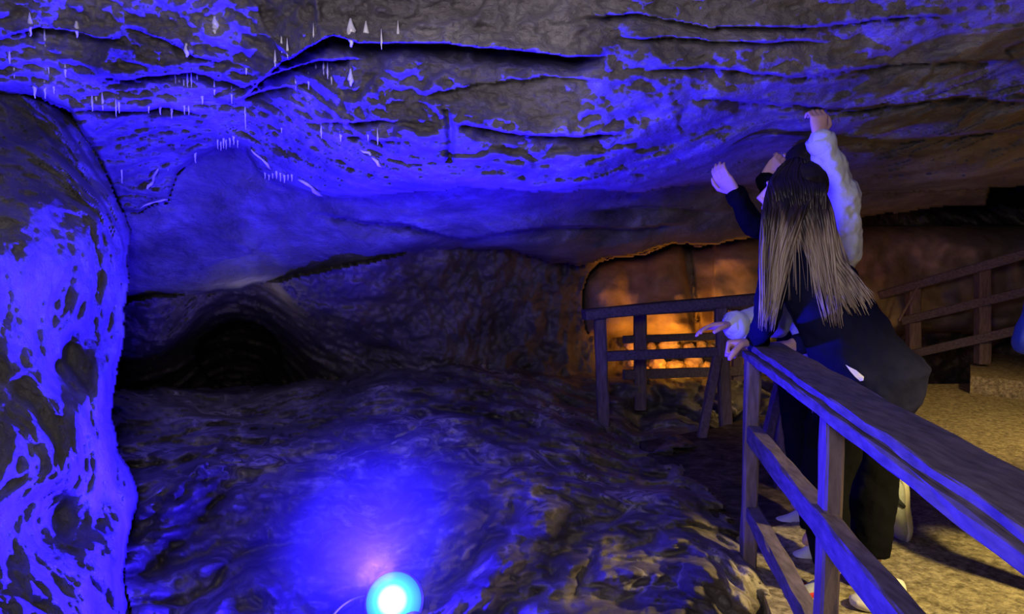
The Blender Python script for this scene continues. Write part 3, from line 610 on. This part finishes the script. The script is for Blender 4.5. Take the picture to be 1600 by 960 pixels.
def shoe(par, heel, toe, up, upper, sole, trim=None, logo=None, label=None, sc=1.0):
    heel = Vector(heel); toe = Vector(toe); d = (toe - heel).normalized(); L_ = (toe - heel).length
    up = Vector(up); up = (up - d * up.dot(d)).normalized(); s = d.cross(up)
    fr = [0.0, 0.06, 0.2, 0.4, 0.6, 0.78, 0.92, 1.0]; wd = [0.018, 0.032, 0.036, 0.034, 0.042, 0.046, 0.036, 0.012]; sh = [0, 0, 0, 0, 0.003, 0.004, 0.002, 0]
    ht = [0.07, 0.092, 0.10, 0.088, 0.062, 0.048, 0.036, 0.022]
    bm = bmesh.new(); prev = None
    for i, t in enumerate(fr):
        p = heel + d * t * L_
        ring = []
        for k in range(16):
            a = PI * k / 15
            ring.append(bm.verts.new(p + s * math.cos(a) * wd[i] * (1 - 0.12 * math.sin(a)) * sc + up * (0.022 + math.sin(a) ** 0.7 * (ht[i] - 0.02)) * sc))
        if prev:
            for k in range(15): bm.faces.new((prev[k], ring[k], ring[k + 1], prev[k + 1]))
            bm.faces.new((prev[15], ring[15], ring[0], prev[0]))
        else: bm.faces.new(ring)
        prev = ring
    bm.faces.new(prev[::-1]); bmesh.ops.recalc_face_normals(bm, faces=bm.faces)
    root = obj('shoe', bm, M[upper], par)
    if label: root['label'] = label
    bm = bmesh.new(); prev = None
    n = 36; out = []
    for k in range(n):
        a = 2 * PI * k / n; t = 0.5 - 0.5 * math.cos(a); ww = np.interp(t, fr, wd) * 1.1 * (1 if a < PI else -1)
        out.append(heel + d * (t * (L_ * 1.03) - 0.01) + s * ww * sc)
    for z, kk in ((0.0, 0.93), (0.006, 1.0), (0.026, 1.02), (0.030, 0.95)):
        c = sum(out, Vector()) / n
        ring = [bm.verts.new(c + (q - c) * kk + up * z * sc) for q in out]
        if prev:
            for k in range(n): bm.faces.new((prev[k], prev[(k + 1) % n], ring[(k + 1) % n], ring[k]))
        else: bm.faces.new(ring[::-1])
        prev = ring
    bm.faces.new(prev); bmesh.ops.recalc_face_normals(bm, faces=bm.faces)
    obj('sole', bm, M[sole], par)['label'] = 'pale rubber sole'
    if trim:
        bm = bmesh.new()
        for sg in (-1, 1):
            tube(bm, [heel + d * 0.02 + s * sg * 0.030 * sc + up * 0.09 * sc, heel + d * 0.07 + s * sg * 0.037 * sc + up * 0.07 * sc, heel + d * 0.11 + s * sg * 0.038 * sc + up * 0.035 * sc], [0.012, 0.012, 0.008], 8, (s, 0.35))
        tube(bm, [heel + d * 0.035 + s * 0.03 + up * 0.098 * sc, heel + d * 0.0 + up * 0.095 * sc, heel + d * 0.035 - s * 0.03 + up * 0.098 * sc], [0.009] * 3, 8)
        obj('trim', bm, M[trim], par)
    if logo:
        for sg in (-1, 1):
            bm = bmesh.new(); tube(bm, [heel + d * 0.075 + s * sg * 0.037 * sc + up * 0.062 * sc, heel + d * 0.115 + s * sg * 0.037 * sc + up * 0.046 * sc, heel + d * 0.15 + s * sg * 0.040 * sc + up * 0.040 * sc], [0.005, 0.014, 0.006], 8, (s, 0.3))
            obj('emblem', bm, M[logo], par)['label'] = 'red patch on the side of the shoe'

def person(name_label, J, mats, face, hair=None, hsc=1.0, sleeve=(0.056, 0.048, 0.042), leg=(0.092, 0.07, 0.055), torso=None, fold=0.02, vox=0.005, jlabel=None, hem=None, hands=None):
    root = empty('person', (J['pelvis'].x, J['pelvis'].y, 0), name_label, 'person')
    pel, ch, nk, hd = J['pelvis'], J['chest'], J['neck'], J['head']
    for k_ in 'LR':
        if J['foot' + k_].z == 0: J['an' + k_].z = max(J['an' + k_].z, 0.10)
    body = bmesh.new()
    head(body, hd, face)
    limb(body, nk - Vector((0, 0, 0.04)), hd - Vector((0, 0, 0.06)), 0.052, 0.048)
    sd = (J['shR'] - J['shL']); sd.z *= 0.6; sd = sd.normalized(); hs = (J['hipR'] - J['hipL']).normalized()
    fr = Vector((-sd.y, sd.x, 0)).normalized(); hf = Vector((-hs.y, hs.x, 0)).normalized()
    def trunk(bm, k, low=0.0):
        a = ch + (nk - ch) * 0.62; sp = (ch - pel)
        loft(bm, [(pel - Vector((0, 0, 0.07 + low)), hs * (0.155 + k), hf * (0.115 + k)), (pel, hs * (0.168 + k), hf * (0.12 + k)), (pel + sp * 0.35, (hs + sd).normalized() * (0.135 + k), (hf + fr).normalized() * (0.10 + k)),
            (pel + sp * 0.8, sd * (0.155 + k), fr * (0.112 + k)), (ch, sd * (0.165 + k), fr * (0.11 + k)), (a, sd * (0.135 + k), fr * (0.075 + k)), (nk, sd * (0.058 + k * 0.6), fr * (0.055 + k * 0.6))], 24)
    trunk(body, -0.012)
    for sN in 'LR':
        limb(body, J['sh' + sN], J['el' + sN], 0.045, 0.036); limb(body, J['el' + sN], J['wr' + sN], 0.037, 0.024)
        hd_ = J['hand' + sN]; hand(body, J['wr' + sN], hd_[0], hd_[1], hd_[2], 1 if sN == 'R' else -1, hsc)
        limb(body, J['hip' + sN], J['kn' + sN], 0.078, 0.05); limb(body, J['kn' + sN], J['an' + sN], 0.05, 0.033, mid=0.008)
        limb(body, J['an' + sN], J['an' + sN] + J['foot' + sN] * 0.03 - Vector((0, 0, 0.04 if J['foot' + sN].z == 0 else 0)), 0.030, 0.022)
    b = obj('body', body, M['skin'], root); remesh(b, vox, 3)
    jk = bmesh.new(); trunk(jk, 0.018, 0.0 if hem is None else hem)
    for sN in 'LR':
        limb(jk, J['sh' + sN], J['el' + sN], sleeve[0] + 0.008, sleeve[1]); 
        w2 = J['el' + sN].lerp(J['wr' + sN], 0.93); limb(jk, J['el' + sN], w2, sleeve[1], sleeve[2] * 0.9)
        limb(jk, ch + (nk - ch) * 0.5, J['sh' + sN], 0.075, 0.068)
    if torso: torso(jk)
    j = obj('jacket', jk, M[mats['jacket']], root); remesh(j, 0.009, 5, fold)
    if jlabel: j['label'] = jlabel
    for sN in 'LR':                      # separate cuffs
        cb = bmesh.new(); d = (J['wr' + sN] - J['el' + sN]).normalized(); p = J['wr' + sN] - d * 0.055
        tube(cb, [p, p + d * 0.02, p + d * 0.05, p + d * 0.058, p + d * 0.05], [sleeve[2] * 0.98, sleeve[2] * 1.08, sleeve[2] * 1.04, sleeve[2] * 0.95, sleeve[2] * 0.72], 16, cap=False)
        obj('cuff', cb, M[mats.get('cuff', mats['jacket'])], root)
    tr = bmesh.new()
    loft(tr, [(pel - Vector((0, 0, 0.12)), hs * 0.165, hf * 0.125), (pel, hs * 0.182, hf * 0.132), (pel + (ch - pel) * 0.25, hs * 0.15, hf * 0.115)], 24)
    for sN in 'LR':
        k = J['kn' + sN]; a = J['an' + sN]; e = k.lerp(a, 0.93)
        limb(tr, J['hip' + sN], k, leg[0], leg[1]); tube(tr, [k.lerp(e, i / 6) for i in range(7)], [leg[1] + (leg[2] - leg[1]) * i / 6 for i in range(7)], 16)
    t = obj('trousers', tr, M[mats['trousers']], root); remesh(t, 0.009, 4, fold * 0.8)
    return root

def cap_hair(root, c, look, sc=1.0, mat='hair_dark', down=0.05):
    f = Vector(look).normalized(); up = Vector((0, 0, 1)); up = (up - f * up.dot(f)).normalized(); s = f.cross(up); R = Matrix((s, f, up)).transposed()
    bm = bmesh.new(); c = Vector(c)
    sph(bm, c - f * 0.022 * sc + up * 0.034 * sc, (0.088 * sc, 0.100 * sc, 0.094 * sc), R, 24)
    sph(bm, c - f * 0.050 * sc - up * down, (0.078 * sc, 0.062 * sc, 0.09 * sc), R, 20)
    o = obj('hair', bm, M[mat], root); remesh(o, 0.008, 3, 0.012, 0.03); return o
UPV = Vector((0, 0, 1))

# --- the woman leaning on the near railing (seen from behind)
J = dict(pelvis=at(1352, 590, 2.70), chest=at(1278, 455, 2.76), neck=at(1252, 375, 2.79), head=at(1236, 304, 2.80),
    shL=at(1212, 424, 2.70), shR=at(1316, 440, 2.90), elL=at(1196, 500, 2.66), elR=at(1330, 520, 3.02), wrL=at(1182, 538, 2.83), wrR=at(1240, 540, 3.02),
    hipL=at(1318, 640, 2.60), hipR=at(1372, 640, 2.80), knL=at(1285, 770, 2.60), knR=at(1362, 780, 2.75), anL=at(1300, 915, 2.64), anR=at(1360, 915, 2.70),
    footL=Vector((-1, 0.1, 0)), footR=Vector((-0.8, -0.5, 0)),
    handL=(Vector((-0.9, 0.25, -0.05)), Vector((0.0, -0.35, -1)), 1.5), handR=(Vector((-1, 0.1, -0.1)), Vector((0, 0, -1)), 0.5))
lookF = Vector((-0.85, 0.48, 0.18))
def wF(jk):     # loose jacket hanging over the hips
    p = at(1362, 590, 2.70); q = at(1300, 480, 2.76)
    loft(jk, [(p + Vector((-0.02, 0, -0.15)), Vector((0.14, 0.04, 0)), Vector((-0.04, 0.12, 0))), (p + Vector((-0.005, 0, -0.10)), Vector((0.178, 0.05, 0.02)), Vector((-0.04, 0.145, 0))), (p + Vector((0.01, 0, 0.02)), Vector((0.195, 0.05, 0.02)), Vector((-0.04, 0.165, 0))),
        (p.lerp(q, 0.5), Vector((0.165, 0.05, 0.03)), Vector((-0.04, 0.14, 0))), (q, Vector((0.145, 0.05, 0.04)), Vector((-0.04, 0.12, 0)))], 24)
woman = person('woman leaning on the railing, back turned, long highlighted hair over a navy jacket', J, dict(jacket='navy', trousers='black'), lookF, torso=wF, hsc=1.25, leg=(0.10, 0.088, 0.066), fold=0.022, jlabel='loose navy jacket')
sh = shoe(woman, at(1296, 944, 2.64), at(1228, 946, 2.60), UPV, 'shoe_grey', 'shoe_sole', None, 'red', 'grey and white trainer')
shoe(woman, at(1408, 946, 2.60), at(1332, 950, 2.52), UPV, 'shoe_white', 'shoe_sole', None, 'red', 'white trainer with red patch')
# printed tick-shaped mark on the jacket hip
bm = bmesh.new()
A_, B_, C_ = at(1322, 571, 2.49), at(1334, 582, 2.485), at(1349, 594, 2.49)
bmesh.ops.delete(bm, geom=[], context='VERTS')
q0 = [(1321, 570), (1328, 574), (1338, 579), (1345, 585), (1350, 589), (1349, 595), (1344, 596), (1336, 589), (1328, 580)]
vs = [bm.verts.new(at(x, y, 2.0)) for x, y in q0]; bm.faces.new(vs)
MARK = bm
# hair: long locks falling from the crown
def hair_locks(root, c, look, rows, mat, seed=3):
    rg = random.Random(seed); bm = bmesh.new()
    for (x0, y0, Y0), (x1, y1, Y1), (x2, y2, Y2), cnt, spread, r in rows:
        for k in range(cnt):
            u = (k + 0.5) / cnt * 2 - 1; j = lambda a: rg.uniform(-a, a)
            a = at(x0 + u * spread[0] * 0.4 + j(2), y0 - 14 + j(3) + abs(u) * 4, 2.745 + j(0.006)); a2 = at(x0 + u * spread[0] * 1.0 + (1240 - x0) * 0.5 + j(1), y0 + 12 + abs(u) * 8 + j(2), 2.695 + abs(u) * 0.04 + j(0.004)); b_ = at(x1 + u * spread[1] + j(3), y1, Y1 + j(0.015)); d_ = at(x2 + u * spread[2] + j(4), y2 + j(14), Y2 + j(0.02))
            m1 = at(x0 + (x1 - x0) * 0.45 + u * (spread[0] + spread[1]) * 0.55, (y0 + y1) / 2, min(Y0, Y1) + 0.0 + j(0.008))
            m2 = b_.lerp(d_, 0.5) + Vector((j(0.006), j(0.006), 0))
            pts = []; ctr = [a, a2, m1, b_, m2, d_]
            for i in range(5):
                p0 = ctr[max(i - 1, 0)]; p1 = ctr[i]; p2 = ctr[i + 1]; p3 = ctr[min(i + 2, 5)]
                for t in (0, 0.25, 0.5, 0.75):
                    pts.append(0.5 * ((2 * p1) + (p2 - p0) * t + (2 * p0 - 5 * p1 + 4 * p2 - p3) * t * t + (3 * p1 - p0 - 3 * p2 + p3) * t ** 3))
            pts.append(d_); n = len(pts)
            rr = r * rg.uniform(0.7, 1.25)
            tube(bm, pts, [rr * (1.0 if i < n * 0.6 else max(0.12, 1 - (i / n - 0.6) / 0.42)) for i in range(n)], 6, (Vector((0.2, 1, 0)).normalized(), 0.55))
    o = obj('hair', bm, M[mat], root); o['label'] = 'long straight hair, dark at the roots and bleached at the lengths'; return o
cap_hair(woman, J['head'], lookF, 1.04, 'hair', 0.02)['label'] = 'dark crown of the hair'
HR = [((1232, 272, 2.76), (1210, 395, 2.62), (1199, 505, 2.60), 84, (36, 20, 12), 0.0040),
      ((1240, 266, 2.76), (1226, 375, 2.635), (1208, 480, 2.60), 50, (38, 20, 8), 0.0038),
      ((1250, 266, 2.76), (1290, 400, 2.655), (1334, 480, 2.60), 90, (38, 24, 30), 0.0042),
      ((1252, 268, 2.76), (1282, 400, 2.64), (1302, 500, 2.58), 60, (34, 20, 16), 0.0040),
      ((1246, 266, 2.76), (1252, 350, 2.64), (1262, 460, 2.60), 18, (30, 26, 34), 0.0022),
      ((1258, 272, 2.76), (1322, 430, 2.68), (1358, 470, 2.64), 22, (20, 12, 14), 0.0026),
      ((1246, 262, 2.76), (1250, 330, 2.655), (1254, 385, 2.66), 60, (40, 38, 34), 0.005)]
hair_locks(woman, J['head'], lookF, HR, 'hair')

# --- person with white sleeves behind her
J = dict(pelvis=at(1318, 590, 3.22), chest=at(1275, 450, 3.22), neck=at(1262, 385, 3.20), head=at(1258, 322, 3.20),
    shL=at(1226, 415, 3.14), shR=at(1308, 400, 3.20), elL=at(1205, 503, 3.12), elR=at(1314, 308, 3.12), wrL=at(1142, 509, 3.02), wrR=at(1280, 214, 3.04),
    hipL=at(1295, 640, 3.18), hipR=at(1335, 640, 3.24), knL=at(1275, 760, 3.05), knR=at(1350, 735, 3.02), anL=at(1272, 862, 3.00), anR=at(1392, 758, 3.16),
    footL=Vector((-1, 0, 0)), footR=Vector((0.1, 0, -1)),
    handL=(Vector((-1, -0.1, -0.02)), Vector((0, -0.3, -1)), 0.3), handR=(Vector((-0.1, -0.1, 1)), Vector((-0.2, 1, 0.3)), 0.9))
wh = person('person in a white top behind the leaning woman, right arm raised to the rock ceiling', J, dict(jacket='white_cloth', trousers='black'), Vector((-0.5, 0.7, 0.5)), sleeve=(0.080, 0.078, 0.056), leg=(0.085, 0.065, 0.05), fold=0.05, vox=0.0045, jlabel='white loose-sleeved top')
cap_hair(wh, J['head'], Vector((-0.5, 0.7, 0.5)))
shoe(wh, at(1410, 748, 3.14), at(1414, 846, 3.18), Vector((-0.9, -0.35, 0)), 'shoe_grey', 'shoe_sole', 'shoe_dark', None, 'grey trainer with dark heel trim, tilted on its toe')
shoe(wh, at(1290, 884, 2.97), at(1232, 880, 3.02), UPV, 'shoe_white', 'shoe_sole', None, None, 'white trainer')

# --- person in black with both hands up, furthest back
J = dict(pelvis=at(1268, 560, 3.60), chest=at(1262, 400, 3.58), neck=at(1256, 330, 3.56), head=at(1248, 264, 3.54),
    shL=at(1214, 362, 3.54), shR=at(1304, 362, 3.60), elL=at(1176, 352, 3.34), elR=at(1218, 340, 3.40), wrL=at(1148, 300, 3.24), wrR=at(1196, 276, 3.28),
    hipL=at(1245, 600, 3.58), hipR=at(1295, 600, 3.62), knL=at(1250, 700, 3.5), knR=at(1300, 700, 3.6), anL=at(1252, 800, 3.44), anR=at(1305, 790, 3.6),
    footL=Vector((-1, 0, 0)), footR=Vector((-0.9, 0.2, 0)),
    handL=(Vector((-0.6, -0.1, 0.62)), Vector((0.5, 0.6, 0.3)), 0.45), handR=(Vector((0.55, -0.1, 0.6)), Vector((0.1, 0.9, 0.2)), 0.7))
dk = person('person in black at the back of the group, both hands raised towards the rock', J, dict(jacket='black', trousers='black'), Vector((-0.6, 0.6, 0.5)), sleeve=(0.06, 0.055, 0.044), fold=0.02)
cap_hair(dk, J['head'], Vector((-0.6, 0.6, 0.5)), 1.1)
shoe(dk, at(1275, 826, 3.40), at(1204, 824, 3.44), UPV, 'shoe_white', 'shoe_sole', None, None, 'white trainer')
shoe(dk, at(1330, 816, 3.55), at(1275, 812, 3.62), UPV, 'shoe_white', 'shoe_sole', None, None, 'white trainer')

# --- person at the right edge of the picture, only a blue elbow and a dark leg in view
bx, by = 2.14, 2.55
def W(x, y, z): return Vector((bx + x, by + y, z))
J = dict(pelvis=W(0, 0, 0.90), chest=W(0, 0.02, 1.22), neck=W(0, 0.03, 1.42), head=W(0, 0.04, 1.53), shL=W(-0.17, 0.05, 1.35), shR=W(0.17, 0, 1.35), elL=W(-0.29, 0.08, 0.94), elR=W(0.22, 0.02, 1.07), wrL=W(-0.10, 0.26, 1.05), wrR=W(0.2, 0.2, 0.98),
    hipL=W(-0.09, 0, 0.86), hipR=W(0.09, 0, 0.86), knL=W(-0.20, 0.03, 0.47), knR=W(0.1, 0.03, 0.47), anL=W(-0.10, 0, 0.09), anR=W(0.11, 0, 0.09), footL=Vector((0, 1, 0)), footR=Vector((0, 1, 0)),
    handL=(Vector((0.4, 0.9, 0)), Vector((0.6, 0, -0.7)), 0.5), handR=(Vector((-0.3, 0.9, 0)), Vector((-0.6, 0, -0.7)), 0.5))
ed = person('person at the right edge in a bright blue jacket, mostly cut off by the frame', J, dict(jacket='blue_cloth', trousers='black'), Vector((0.1, 1, 0)), fold=0.016)
cap_hair(ed, J['head'], Vector((0.1, 1, 0)))
for sx in (-0.10, 0.11):
    shoe(ed, W(sx, -0.06, 0), W(sx, 0.2, 0), UPV, 'shoe_dark', 'shoe_sole')

# project the printed mark onto the evaluated jacket
dg = bpy.context.evaluated_depsgraph_get()
jk = [o for o in woman.children if o.name.startswith('jacket')][0]
bpy.context.view_layer.update(); dg = bpy.context.evaluated_depsgraph_get(); je = jk.evaluated_get(dg)
bmesh.ops.triangulate(MARK, faces=MARK.faces[:]); bmesh.ops.subdivide_edges(MARK, edges=MARK.edges[:], cuts=3, use_grid_fill=True)
org = Vector((0, 0, CAMZ)); inv = jk.matrix_world.inverted()
for v in MARK.verts:
    d = (v.co - org).normalized(); ok, loc, nr, _ = je.ray_cast(inv @ org, d)
    v.co = (jk.matrix_world @ loc) - d * 0.004 if ok else org + d * 2.6
obj('printed_mark', MARK, M['white'], woman, smooth=False)['label'] = 'white tick-shaped mark on the jacket'
